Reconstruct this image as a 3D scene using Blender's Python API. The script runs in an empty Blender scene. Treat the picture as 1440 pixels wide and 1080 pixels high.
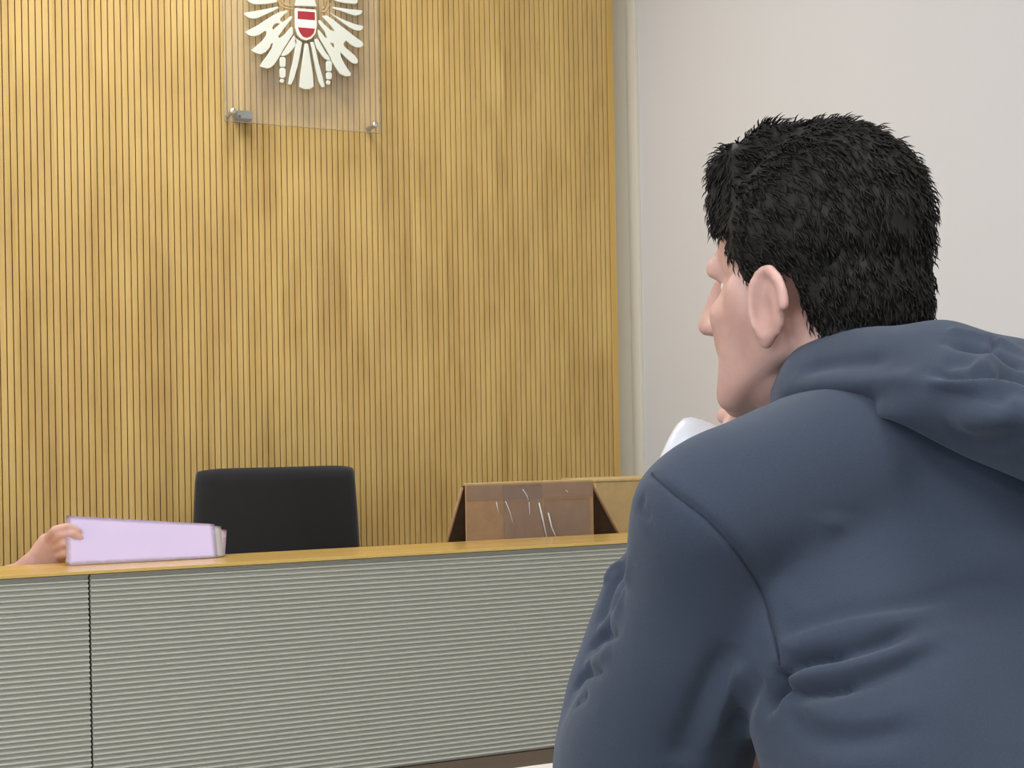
import bpy, bmesh, math, random
import numpy as np
from mathutils import Vector, Matrix, noise
from mathutils.bvhtree import BVHTree
random.seed(7)
SC = bpy.context.scene
COL = SC.collection
V = Vector

# ------------------------------------------------------------------ camera
TH = math.radians(25.8); RO = math.radians(1.0); F = 2000.0; H = 1.10; CY = 608.0
CAM = V((0, 0, H))
FW = V((math.sin(TH), math.cos(TH), 0)); RT = V((math.cos(TH), -math.sin(TH), 0)); UP = V((0, 0, 1))
R2 = RT * math.cos(RO) - UP * math.sin(RO); U2 = UP * math.cos(RO) + RT * math.sin(RO)
def ray(px, py): return FW + R2 * ((px - 720) / F) - U2 * ((py - CY) / F)
def P(px, py, Z): return CAM + ray(px, py) * Z                      # point at depth Z along the view
def Q(px, py, d): r = ray(px, py); return CAM + r * (d / r.y)       # point on the plane y = d
def QZ(px, py, z): r = ray(px, py); return CAM + r * ((z - H) / r.z)
def QX(px, py, x): r = ray(px, py); return CAM + r * (x / r.x)
cd = bpy.data.cameras.new('camera'); cam = bpy.data.objects.new('camera', cd); COL.objects.link(cam)
cd.sensor_width = 36; cd.lens = 36 * F / 1440; cd.shift_y = (CY - 540) / 1440; cd.clip_start = .05
M = Matrix((R2, U2, -FW)).transposed().to_4x4(); M.translation = CAM; cam.matrix_world = M
SC.camera = cam

# ------------------------------------------------------------------ materials
def mat(name, col, rough=.6, metal=0, spec=.5, **kw):
    m = bpy.data.materials.new(name); m.use_nodes = True
    b = m.node_tree.nodes['Principled BSDF']
    b.inputs['Base Color'].default_value = (*col, 1); b.inputs['Roughness'].default_value = rough
    b.inputs['Metallic'].default_value = metal; b.inputs['Specular IOR Level'].default_value = spec
    for k, v in kw.items(): b.inputs[k.replace('_', ' ')].default_value = v
    return m
def nd(m, t, **kw):
    n = m.node_tree.nodes.new(t)
    for k, v in kw.items():
        if k in n.inputs: n.inputs[k].default_value = v
        else: setattr(n, k, v)
    return n
def lk(m, a, b): m.node_tree.links.new(a, b)
def bsdf(m): return m.node_tree.nodes['Principled BSDF']
def coords(m, scale=(1, 1, 1), src='Object'):
    t = nd(m, 'ShaderNodeTexCoord'); mp = nd(m, 'ShaderNodeMapping'); mp.inputs['Scale'].default_value = scale
    lk(m, t.outputs[src], mp.inputs['Vector']); return mp.outputs['Vector']
def ramp(m, fac, stops):
    r = nd(m, 'ShaderNodeValToRGB'); e = r.color_ramp.elements
    while len(e) < len(stops): e.new(.5)
    for el, (p, c) in zip(e, stops): el.position = p; el.color = (*c, 1)
    lk(m, fac, r.inputs['Fac']); return r.outputs['Color']
def mix(m, fac, a, b, mode='MIX'):
    n = nd(m, 'ShaderNodeMix', data_type='RGBA', blend_type=mode)
    for s, v in ((n.inputs[0], fac), (n.inputs[6], a), (n.inputs[7], b)):
        if hasattr(v, 'is_linked'): lk(m, v, s)
        elif isinstance(v, tuple): s.default_value = (*v, 1)
        else: s.default_value = v
    return n.outputs[2]
def math_(m, op, a, b=0.0):
    n = nd(m, 'ShaderNodeMath', operation=op)
    for s, v in ((n.inputs[0], a), (n.inputs[1], b)):
        if hasattr(v, 'is_linked'): lk(m, v, s)
        else: s.default_value = v
    return n.outputs[0]
def noise_(m, vec, scale, detail=3, rough=.5):
    n = nd(m, 'ShaderNodeTexNoise', Scale=scale, Detail=detail, Roughness=rough); lk(m, vec, n.inputs['Vector']); return n.outputs['Fac']
def bump(m, h, strength, dist=.002):
    n = nd(m, 'ShaderNodeBump', Strength=strength, Distance=dist); lk(m, h, n.inputs['Height']); lk(m, n.outputs['Normal'], bsdf(m).inputs['Normal'])

PITCH = .016
def slat_material():
    m = mat('slatted oak', (.5, .3, .1), .45, spec=.35)
    v = coords(m); sx = nd(m, 'ShaderNodeSeparateXYZ'); lk(m, v, sx.inputs[0])
    idx = math_(m, 'FLOOR', math_(m, 'DIVIDE', sx.outputs['X'], PITCH))
    leaf = math_(m, 'FLOOR', math_(m, 'DIVIDE', math_(m, 'ADD', idx, 3), 6))
    w1 = nd(m, 'ShaderNodeTexWhiteNoise', noise_dimensions='1D'); lk(m, idx, w1.inputs['W'])
    w2 = nd(m, 'ShaderNodeTexWhiteNoise', noise_dimensions='1D'); lk(m, leaf, w2.inputs['W'])
    # veneer figure: long soft patches, offset per leaf
    cx = nd(m, 'ShaderNodeCombineXYZ')
    lk(m, math_(m, 'MULTIPLY', sx.outputs['X'], 9), cx.inputs[0]); lk(m, math_(m, 'MULTIPLY', w2.outputs['Value'], 7), cx.inputs[1])
    lk(m, math_(m, 'MULTIPLY', sx.outputs['Z'], 2.6), cx.inputs[2])
    fig = noise_(m, cx.outputs[0], 1.0, 3, .6)
    c2 = nd(m, 'ShaderNodeCombineXYZ')
    lk(m, math_(m, 'MULTIPLY', sx.outputs['X'], 260), c2.inputs[0]); lk(m, math_(m, 'MULTIPLY', idx, 3.7), c2.inputs[1])
    lk(m, math_(m, 'MULTIPLY', sx.outputs['Z'], 5), c2.inputs[2])
    grain = noise_(m, c2.outputs[0], 1.0, 4, .6)
    base = ramp(m, fig, [(.30, (.43, .272, .082)), (.5, (.565, .380, .122)), (.70, (.66, .465, .160))])
    base = mix(m, math_(m, 'MULTIPLY', w2.outputs['Value'], .22), base, (.47, .29, .105))
    base = mix(m, math_(m, 'MULTIPLY', w1.outputs['Value'], .25), base, (.70, .50, .22))
    base = mix(m, math_(m, 'MULTIPLY', grain, .28), base, (.40, .25, .085))
    lk(m, base, bsdf(m).inputs['Base Color'])
    return m
def wood(name, a, b, rough, stretch=(1.2, 40, 40)):
    m = mat(name, a, rough, spec=.5); v = coords(m, stretch)
    g = noise_(m, v, 1.0, 5, .6)
    lk(m, ramp(m, g, [(.3, a), (.7, b)]), bsdf(m).inputs['Base Color']); return m
def plaster(name, c, s=.15):
    m = mat(name, c, .9, spec=.2); v = coords(m)
    bump(m, noise_(m, v, 220, 3), s, .001)
    n = noise_(m, v, 1.3, 2); lk(m, mix(m, math_(m, 'MULTIPLY', n, .08), c, tuple(x * .9 for x in c)), bsdf(m).inputs['Base Color'])
    return m
def cloth(name, a, b, scale=900, bstr=.5):
    m = mat(name, a, .95, spec=.12); v = coords(m)
    n = noise_(m, v, scale, 2, .7); big = noise_(m, v, 9, 3)
    c = mix(m, n, a, b); c = mix(m, math_(m, 'MULTIPLY', big, .25), c, tuple(x * .8 for x in a))
    lk(m, c, bsdf(m).inputs['Base Color']); bump(m, n, bstr, .0008)
    bs = bsdf(m); bs.inputs['Sheen Weight'].default_value = .22; bs.inputs['Sheen Roughness'].default_value = .5
    bs.inputs['Sheen Tint'].default_value = (.6, .65, .75, 1)
    return m
M_SLAT = slat_material()
M_SLATBACK = mat('groove backing', (.035, .024, .012), .9)
M_TRIMWOOD = wood('oak edging', (.50, .31, .075), (.60, .40, .12), .4, (30, 30, 1))
M_LEDGE = wood('oak ledge', (.46, .29, .08), (.60, .40, .12), .22)
M_WHITE = plaster('white plaster', (.62, .615, .622))
M_CREAM = plaster('cream plaster', (.68, .645, .54))
M_CREAM2 = plaster('darker cream', (.68, .635, .53))
M_CEIL = plaster('ceiling white', (.8, .8, .78))
M_FLOOR = mat('grey linoleum', (.25, .24, .22), .5)
M_RIB = mat('grey green ribbed laminate', (.55, .54, .465), .5, spec=.4)
M_RIBGAP = mat('dark seam', (.03, .035, .03), .8)
M_BROWN = wood('dark brown base', (.13, .095, .06), (.17, .125, .085), .5)
M_CHAIR = cloth('black upholstery', (.012, .012, .013), (.03, .03, .031), 700, .4)
M_PLASTIC = mat('black plastic', (.015, .015, .016), .45)
M_GREYMETAL = mat('dull grey metal', (.22, .23, .21), .45, metal=.6)
M_STEEL = mat('brushed steel', (.62, .6, .56), .32, metal=1)
M_HOOD = cloth('slate blue jersey', (.031, .041, .066), (.054, .066, .088))
M_SEAM = mat('seam thread', (.02, .025, .04), .95)
M_HAIR = mat('dark brown hair', (.015, .0125, .011), .62, spec=.22)
M_TROUSER = cloth('dark denim', (.02, .026, .045), (.035, .045, .07))
def skin_material():
    m = mat('skin', (.56, .34, .28), .5, spec=.35); v = coords(m)
    n = noise_(m, v, 25, 4); lk(m, ramp(m, n, [(.3, (.50, .285, .235)), (.7, (.61, .38, .32))]), bsdf(m).inputs['Base Color'])
    bsdf(m).inputs['Subsurface Weight'].default_value = .12; bsdf(m).inputs['Subsurface Radius'].default_value = (.012, .005, .003)
    bsdf(m).inputs['Subsurface Scale'].default_value = .5
    bump(m, noise_(m, v, 600, 2), .15, .0005); return m
M_SKIN = skin_material()
M_PAPER = mat('lilac paper', (.86, .75, .96), .8, spec=.2)
M_PAPER2 = mat('white paper', (.85, .83, .80), .8, spec=.2)
M_CUP = mat('white ceramic', (.70, .71, .76), .3)
M_TABLE = mat('white laminate', (.72, .70, .68), .35)
M_EAGLE = mat('silver grey enamel', (.62, .63, .55), .45)
M_RED = mat('red enamel', (.33, .022, .03), .4)
M_SHWHITE = mat('white enamel', (.80, .76, .66), .4)
M_GOLD = mat('pale gold enamel', (.55, .40, .22), .4)
def kraft(name, a, b, rough=.75):
    m = mat(name, a, rough, spec=.3); v = coords(m, (1, 1, 1)); n = noise_(m, v, 30, 5, .7); fl = noise_(m, coords(m, (220, 6, 6)), 1, 2)
    c = ramp(m, n, [(.3, a), (.7, b)]); c = mix(m, math_(m, 'MULTIPLY', fl, .12), c, tuple(x * .7 for x in a))
    lk(m, c, bsdf(m).inputs['Base Color']); return m
M_KRAFT = kraft('kraft board', (.50, .36, .165), (.58, .43, .21))
M_CARTON = kraft('brown carton', (.33, .205, .115), (.42, .265, .14), .6)
def film(name, alpha, tint, rough, ior=1.49, haze=0):
    m = bpy.data.materials.new(name); m.use_nodes = True; nt = m.node_tree; nt.nodes.clear()
    o = nd(m, 'ShaderNodeOutputMaterial'); t = nd(m, 'ShaderNodeBsdfTransparent', Color=(*tint, 1)); g = nd(m, 'ShaderNodeBsdfGlossy', Roughness=rough)
    f = nd(m, 'ShaderNodeFresnel', IOR=ior); mx = nd(m, 'ShaderNodeMixShader')
    a = math_(m, 'ADD', f.outputs[0], alpha); gm = nd(m, 'ShaderNodeNewGeometry'); a = math_(m, 'MULTIPLY', a, math_(m, 'SUBTRACT', 1.0, gm.outputs['Backfacing'])); lk(m, a, mx.inputs[0]); lk(m, t.outputs[0], mx.inputs[1]); lk(m, g.outputs[0], mx.inputs[2])
    out = mx.outputs[0]
    if haze:
        df = nd(m, 'ShaderNodeBsdfDiffuse', Color=(.8, .79, .78, 1)); m2 = nd(m, 'ShaderNodeMixShader'); m2.inputs[0].default_value = haze
        lk(m, out, m2.inputs[1]); lk(m, df.outputs[0], m2.inputs[2]); out = m2.outputs[0]
    lk(m, out, o.inputs['Surface']); return m
M_ACRYL = film('clear acrylic', .0, (1, 1, 1), .05, 1.4, .05)  # pale diffuse haze mixed in to brighten the plate, like reflected room light
M_EDGE = film('acrylic polished edge', .25, (.9, .93, .9), .3)
M_SHADEBOARD = kraft('painted shade board', (.055, .036, .024), (.085, .055, .038), .8)  # shade inside the carton put into the board colour
M_BAND = mat('oak edge band', (.66, .44, .12), .35)
M_TAPE = film('clear packing tape', .07, (.90, .86, .83), .2, 1.49, .13)
def emit(name, c, s):
    m = bpy.data.materials.new(name); m.use_nodes = True; b = bsdf(m)
    b.inputs['Base Color'].default_value = (.8, .8, .8, 1); b.inputs['Emission Color'].default_value = (*c, 1); b.inputs['Emission Strength'].default_value = s; return m

# ------------------------------------------------------------------ object helpers
def link(name, me, m, parent=None, smooth=False):
    o = bpy.data.objects.new(name, me); COL.objects.link(o)
    if m is not None:
        me.materials.clear(); me.materials.append(m)
    if parent: o.parent = parent
    if smooth:
        for p in me.polygons: p.use_smooth = True
    return o
def obj(name, bm, m, parent=None, smooth=False):
    me = bpy.data.meshes.new(name); bmesh.ops.recalc_face_normals(bm, faces=bm.faces); bm.to_mesh(me); bm.free()
    return link(name, me, m, parent, smooth)
def thing(name, label, cat, group=None):
    o = bpy.data.objects.new(name, None); COL.objects.link(o); o.empty_display_size = .05
    return tag(o, label, cat, group)
def tag(o, label, cat, group=None):
    o['label'] = label; o['category'] = cat
    if group: o['group'] = group
    return o
def struct(o): o['kind'] = 'structure'; return o
def box(bm, x0, x1, y0, y1, z0, z1, bev=0):
    n = len(bm.verts)
    r = bmesh.ops.create_cube(bm, size=1)
    for v in r['verts']: v.co = V((x0 + (x1 - x0) * (v.co.x + .5), y0 + (y1 - y0) * (v.co.y + .5), z0 + (z1 - z0) * (v.co.z + .5)))
    if bev:
        es = list({e for v in r['verts'] for e in v.link_edges})
        bmesh.ops.bevel(bm, geom=es, offset=bev, segments=3, profile=.7, affect='EDGES')
    return r['verts']
def B(name, m, parent, *a, bev=0):
    bm = bmesh.new(); box(bm, *a, bev=bev); return obj(name, bm, m, parent)
def tube(bm, pts, r, n=10, cap=True):
    pts = [V(p) for p in pts]; rs = r if isinstance(r, (list, tuple)) else [r] * len(pts); rings = []
    for i, p in enumerate(pts):
        t = (pts[min(i + 1, len(pts) - 1)] - pts[max(i - 1, 0)]).normalized()
        a = t.cross(V((0, 0, 1))) if abs(t.z) < .95 else t.cross(V((1, 0, 0))); a.normalize(); b = t.cross(a)
        rings.append([bm.verts.new(p + (a * math.cos(2 * math.pi * k / n) + b * math.sin(2 * math.pi * k / n)) * rs[i]) for k in range(n)])
    for A, C in zip(rings, rings[1:]):
        for k in range(n): bm.faces.new((A[k], A[(k + 1) % n], C[(k + 1) % n], C[k]))
    if cap: bm.faces.new(rings[0]); bm.faces.new(rings[-1])
def lathe(bm, prof, origin, axis, n=40):
    axis = axis.normalized(); a = axis.orthogonal().normalized(); b = axis.cross(a); rings = []
    for r, h in prof:
        rings.append([bm.verts.new(origin + axis * h + (a * math.cos(2 * math.pi * k / n) + b * math.sin(2 * math.pi * k / n)) * max(r, 1e-4)) for k in range(n)])
    for A, C in zip(rings, rings[1:]):
        for k in range(n): bm.faces.new((A[k], A[(k + 1) % n], C[(k + 1) % n], C[k]))
    bm.faces.new(rings[0]); bm.faces.new(rings[-1])
def hull(bm, sph, sub=3):
    """closed convex body around a set of spheres (centre, radius or (rx,ry,rz))"""
    b2 = bmesh.new(); t = bmesh.new(); bmesh.ops.create_icosphere(t, subdivisions=sub, radius=1); unit = [v.co.copy() for v in t.verts]; t.free()
    for c, r in sph:
        for u in unit: b2.verts.new(V(c) + u * r)
    g = bmesh.ops.convex_hull(b2, input=b2.verts)
    bmesh.ops.delete(b2, geom=[x for x in g['geom_interior'] if isinstance(x, bmesh.types.BMVert)], context='VERTS')
    me = bpy.data.meshes.new('t'); b2.to_mesh(me); b2.free(); bm.from_mesh(me); bpy.data.meshes.remove(me)
def chain(bm, pts, sub=2):
    for a, b in zip(pts, pts[1:]): hull(bm, [a, b], sub)
def ellipsoid(bm, c, rad, rot=None, sub=4):
    r = bmesh.ops.create_icosphere(bm, subdivisions=sub, radius=1)
    for v in r['verts']:
        p = V((v.co.x * rad[0], v.co.y * rad[1], v.co.z * rad[2])); v.co = V(c) + (rot @ p if rot else p)
def evaluated(o):
    dg = bpy.context.evaluated_depsgraph_get(); dg.update(); return bpy.data.meshes.new_from_object(o.evaluated_get(dg))
def melt(bm, voxel, smooth=8, fac=.5):
    """one continuous surface from overlapping bodies"""
    me = bpy.data.meshes.new('melt'); bm.to_mesh(me); bm.free(); o = bpy.data.objects.new('melt', me); COL.objects.link(o)
    r = o.modifiers.new('r', 'REMESH'); r.mode = 'VOXEL'; r.voxel_size = voxel; r.adaptivity = 0
    if smooth: s = o.modifiers.new('s', 'SMOOTH'); s.iterations = smooth; s.factor = fac
    out = evaluated(o); bpy.data.objects.remove(o); return out
def arr(me):
    a = np.empty(len(me.vertices) * 3); me.vertices.foreach_get('co', a); n = np.empty(len(me.vertices) * 3); me.vertices.foreach_get('normal', n)
    return a.reshape(-1, 3), n.reshape(-1, 3)
def put(me, co): me.vertices.foreach_set('co', co.reshape(-1)); me.update()
def catmull(pts, n):
    pts = [np.array(p, float) for p in pts]; pts = [2 * pts[0] - pts[1]] + pts + [2 * pts[-1] - pts[-2]]; out = []
    for i in range(1, len(pts) - 2):
        for k in range(n):
            t = k / n; a, b, c, d = pts[i - 1:i + 3]
            out.append(.5 * (2 * b + (c - a) * t + (2 * a - 5 * b + 4 * c - d) * t * t + (3 * b - a - 3 * c + d) * t ** 3))
    out.append(pts[-2]); return out
def folds(me, lst):
    """press creases (depth<0) and raise ridges (depth>0) along lines lying on the cloth; widths and depths in mm"""
    co, nr = arr(me)
    bv = BVHTree.FromPolygons([v.co[:] for v in me.vertices], [tuple(p.vertices) for p in me.polygons])
    disp = np.zeros(len(co))
    for path, w, depth in lst:
        pts = []
        for (x, y) in catmull(path, 8):
            hit = bv.ray_cast(CAM, ray(x, y).normalized())
            if hit[0] is not None: pts.append(hit[0])
        if len(pts) < 2: continue
        pts = np.array([p[:] for p in pts]); w = w / 1000; n = len(pts)
        lo, hi = pts.min(0) - 3 * w, pts.max(0) + 3 * w
        ids = np.where(np.all((co > lo) & (co < hi), axis=1))[0]
        if not len(ids): continue
        A = pts[:-1]; D = pts[1:] - A; L2 = (D ** 2).sum(1) + 1e-12; best = np.full(len(ids), 9.); bt = np.zeros(len(ids))
        for k in range(n - 1):
            t = np.clip(((co[ids] - A[k]) @ D[k]) / L2[k], 0, 1); dd = np.linalg.norm(co[ids] - A[k] - t[:, None] * D[k], axis=1)
            u = dd < best; best[u] = dd[u]; bt[u] = (k + t[u]) / (n - 1)
        taper = np.clip(np.minimum(bt, 1 - bt) * 5, .15, 1) if depth > 0 or w > .004 else np.clip(np.minimum(bt, 1 - bt) * 12, .4, 1)
        disp[ids] += depth / 1000 * taper * np.exp(-(best / w) ** 2)
    put(me, co + nr * disp[:, None])
def cloth_noise(me, amp, scale, seed=0):
    co, nr = arr(me); d = np.array([noise.fractal(V(c) * scale + V((seed, 0, 0)), 1, 2, 2) for c in co]); put(me, co + nr * (d * amp)[:, None])

# ------------------------------------------------------------------ the room
DW = 3.69                                   # front of the slats
XE = Q(861.5, 60, DW).x                     # right end of the panelling
YB = DW + .045                              # plaster behind
XC = Q(889, 300, YB).x                      # corner with the right wall
XL, YF, ZC = -3.2, -3.0, 3.0
def room():
    struct(B('floor', M_FLOOR, None, XL - .1, XC + .1, YF - .1, YB + .1, -.1, 0))
    struct(B('ceiling', M_CEIL, None, XL - .1, XC + .1, YF - .1, YB + .1, ZC, ZC + .1))
    struct(B('wall_back', M_CREAM, None, XL - .1, XC + .1, YB, YB + .1, 0, ZC))
    struct(B('wall_right', M_WHITE, None, XC, XC + .1, YF, YB, 0, ZC))
    struct(B('wall_front', M_WHITE, None, XL, XC, YF - .1, YF, 0, ZC))
    # left wall with a window band
    bm = bmesh.new(); w = (-2.4, 1.2, .95, 2.55)
    box(bm, XL - .1, XL, YF, YB, 0, w[2]); box(bm, XL - .1, XL, YF, YB, w[3], ZC)
    box(bm, XL - .1, XL, YF, w[0], w[2], w[3]); box(bm, XL - .1, XL, w[1], YB, w[2], w[3])
    struct(obj('wall_left', bm, M_WHITE))
    bm = bmesh.new()
    for y in (w[0], (w[0] + w[1]) / 2 - .03, w[1] - .06): box(bm, XL - .08, XL - .03, y, y + .06, w[2], w[3])
    for z in (w[2], w[3] - .06): box(bm, XL - .08, XL - .03, w[0], w[1], z, z + .06)
    wn = struct(obj('window_1', bm, M_TABLE))
    B('pane', film('window glass', .02, (.95, .97, .97), .02), wn, XL - .058, XL - .052, w[0], w[1], w[2], w[3])
    # thin strip in slightly darker cream where the back wall meets the right wall
    bm = bmesh.new(); box(bm, XC - .012, XC, YB - .05, YB, 0, ZC, bev=.002); struct(obj('trim_1', bm, M_CREAM2))
    for nm, a in (('baseboard_right', (XC - .012, XC, YF, YB - .05, 0, .08)),): struct(B(nm, M_TABLE, None, *a))
room()

def panelling():
    t = thing('wall_panelling', 'light oak slatted acoustic panelling covering the back wall behind the bench', 'wall panelling')
    bm = bmesh.new(); n = 300; x1 = XE - .022; z0, z1 = .02, ZC - .02
    prof = []                                # front profile of the slats, right to left
    for i in range(n):
        a = x1 - i * PITCH; w = .0138; e = .0006
        prof += [(a, .014), (a, e), (a - e, 0), (a - w + e, 0), (a - w, e), (a - w, .014)]
    lo = [bm.verts.new((x, DW + y, z0)) for x, y in prof]; hi = [bm.verts.new((x, DW + y, z1)) for x, y in prof]
    for k in range(len(prof) - 1):
        f = bm.faces.new((lo[k], lo[k + 1], hi[k + 1], hi[k])); f.material_index = 1 if prof[k][1] > .013 and prof[k + 1][1] > .013 else 0
    xb = x1 - n * PITCH
    bl = [bm.verts.new(c) for c in ((xb, DW + .03, z0), (x1, DW + .03, z0), (xb, DW + .03, z1), (x1, DW + .03, z1))]
    bm.faces.new((bl[0], bl[1], bl[3], bl[2]))
    me = bpy.data.meshes.new('slats'); bm.to_mesh(me); bm.free()
    o = link('slats', me, M_SLAT, t); me.materials.append(M_SLATBACK)
    B('edge_strip', M_TRIMWOOD, t, x1 + .0015, XE, DW - .002, YB - .001, z0, z1, bev=.001)
    B('backing_board', M_SLATBACK, t, xb, x1, DW + .0305, YB - .001, z0, z1)
panelling()

# ------------------------------------------------------------------ judges' bench
DD = 2.55; DL = 2.745
ZL = Q(430, 785.5, DD).z                       # top of the ledge
ZP = Q(740, 1057, DD + .012).z               # lower end of the ribbed panels
XS = Q(129.5, 920, DD).x                     # seam between two panels
def ribs(name, parent, x0, x1, z0, z1):
    bm = bmesh.new(); n = round((z1 - z0) / .0092); p = (z1 - z0) / n; pr = []
    y = DD + .012
    for i in range(n):
        a = z1 - i * p
        pr += [(a, .0085), (a - p * .04, .0040), (a - p * .10, .0012), (a - p * .18, .0002), (a - p * .29, 0), (a - p * .40, .0003), (a - p * .48, .0014), (a - p * .54, .0040), (a - p * .58, .0085)]
    pr.append((z1 - n * p, .0085))
    A = [bm.verts.new((x0, y + q, z)) for z, q in pr]; C = [bm.verts.new((x1, y + q, z)) for z, q in pr]
    for k in range(len(pr) - 1): bm.faces.new((A[k], C[k], C[k + 1], A[k + 1]))
    bk = [bm.verts.new(c) for c in ((x0, y + .02, z1), (x1, y + .02, z1), (x1, y + .02, z0), (x0, y + .02, z0))]
    bm.faces.new(bk); bm.faces.new([A[0], bk[0], bk[1], C[0]]); bm.faces.new([A[-1], C[-1], bk[2], bk[3]])
    bm.faces.new(A[::-1] + [bk[0], bk[3]][:0] + [bk[3], bk[0]]); bm.faces.new(C + [bk[2], bk[1]])
    return obj(name, bm, M_RIB, parent)
def bench():
    t = thing('judges_bench', "long judges' bench with grey ribbed front panels under an oak ledge", 'bench')
    x0, x1 = -1.6, 2.0; lt = .0055
    bm = bmesh.new(); box(bm, x0, x1, DD, DL, ZL - lt, ZL, bev=.0012); obj('ledge', bm, M_LEDGE, t)
    B('edge_band', M_BAND, t, x0, x1, DD - .0012, DD - .0001, ZL - lt, ZL - .0004)
    top = ZL - lt - .001
    for a, b in ((x0, XS - 1.2), (XS - 1.1965, XS - .0018), (XS + .0018, XS + 1.35), (XS + 1.3535, x1)):
        ribs('front_panel', t, a, b, ZP, top)
    bm = bmesh.new(); box(bm, x0, x1, DD + .033, DD + .05, ZP, top); obj('carcass', bm, M_RIBGAP, t)
    B('plinth', M_BROWN, t, x0, x1, DD + .014, DD + .05, .001, ZP - .0015)
    B('worktop', M_LEDGE, t, x0, x1, DD + .051, 3.28, .715, .74, bev=.003)
    B('riser', M_TRIMWOOD, t, x0, x1, DL - .02, DL, .741, ZL - lt - .0005)
    for x in (x0, x1 - .03): B('side_panel', M_TRIMWOOD, t, x, x + .03, DD + .051, 3.19, .001, .714)
bench()

# ------------------------------------------------------------------ black chair behind the bench
def chair(name, label, base, yaw, hb, w, bm_back, m_seat, group=None):
    t = thing(name, label, 'chair', group); t.location = base; t.rotation_euler.z = yaw
    obj('backrest', bm_back, m_seat, t, True)
    bm = bmesh.new(); box(bm, -w / 2, w / 2, -.23, .2, .43, .50, bev=.03); obj('seat', bm, m_seat, t, True)
    bm = bmesh.new(); tube(bm, [(0, .19, .44), (0, .25, .46), (0, .265, .55), (0, .25, .68)], .018); obj('back_support', bm, M_PLASTIC, t, True)
    bm = bmesh.new(); tube(bm, [(0, 0, .08), (0, 0, .43)], .028, 16); obj('column', bm, M_STEEL, t, True)
    for k in range(5):
        a = 2 * math.pi * k / 5 + .3; c, s = math.cos(a), math.sin(a)
        bm = bmesh.new(); tube(bm, [(.02 * c, .02 * s, .10), (.26 * c, .26 * s, .07)], [.022, .014]); l = obj('leg', bm, M_PLASTIC, t, True)
        bm = bmesh.new(); lathe(bm, [(.012, -.012), (.026, -.012), (.028, -.006), (.028, .006), (.026, .012), (.012, .012)], V((.26 * c, .26 * s, .029)), V((-s, c, 0)), 20); obj('castor', bm, M_PLASTIC, l, True)
    return t
def judge_chair():
    d = 3.44
    tl, tr, bl, br = Q(283, 661, d), Q(505, 652.5, d), Q(279, 790, d), Q(518, 770, d)
    cx = (tl.x + tr.x) / 2; ht = (tl.z + tr.z) / 2; W = (tr.x - tl.x)
    bm = bmesh.new(); nx, nz = 28, 24; z0 = .62; fr, bk = [], []
    for j in range(nz + 1):
        v = j / nz; z = z0 + (ht - z0) * v
        wid = W * (1 + .10 * (1 - v) - .03 * (1 - v) ** 3 + (.012 * math.sin(v * 3.1)) - .014 * max(0, v - .94) / .06)
        rf, rb = [], []
        for i in range(nx + 1):
            u = 2 * i / nx - 1; y = -.035 * (1 - u * u) + .02 * u * u
            e = max(0, abs(u) - .93) / .07; ez = max(0, v - .95) / .05; th = .026 * (1 - .65 * max(e, ez) ** 2)
            zz = z - .008 * u ** 8 * (v > .96)
            rf.append(bm.verts.new((u * wid / 2, y + .03 - th, zz))); rb.append(bm.verts.new((u * wid / 2, y + .03 + th, zz)))
        fr.append(rf); bk.append(rb)
    for j in range(nz):
        for i in range(nx):
            bm.faces.new((fr[j][i], fr[j][i + 1], fr[j + 1][i + 1], fr[j + 1][i])); bm.faces.new((bk[j][i], bk[j + 1][i], bk[j + 1][i + 1], bk[j][i + 1]))
        bm.faces.new((fr[j][0], fr[j + 1][0], bk[j + 1][0], bk[j][0])); bm.faces.new((fr[j][-1], bk[j][-1], bk[j + 1][-1], fr[j + 1][-1]))
    for i in range(nx):
        bm.faces.new((fr[0][i], bk[0][i], bk[0][i + 1], fr[0][i + 1])); bm.faces.new((fr[-1][i], fr[-1][i + 1], bk[-1][i + 1], bk[-1][i]))
    for v in bm.verts: v.co.y += .20
    chair('office_chair', 'black upholstered office chair standing empty behind the bench', (cx, d - .20, 0), 0, ht, W, bm, M_CHAIR)
judge_chair()

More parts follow.
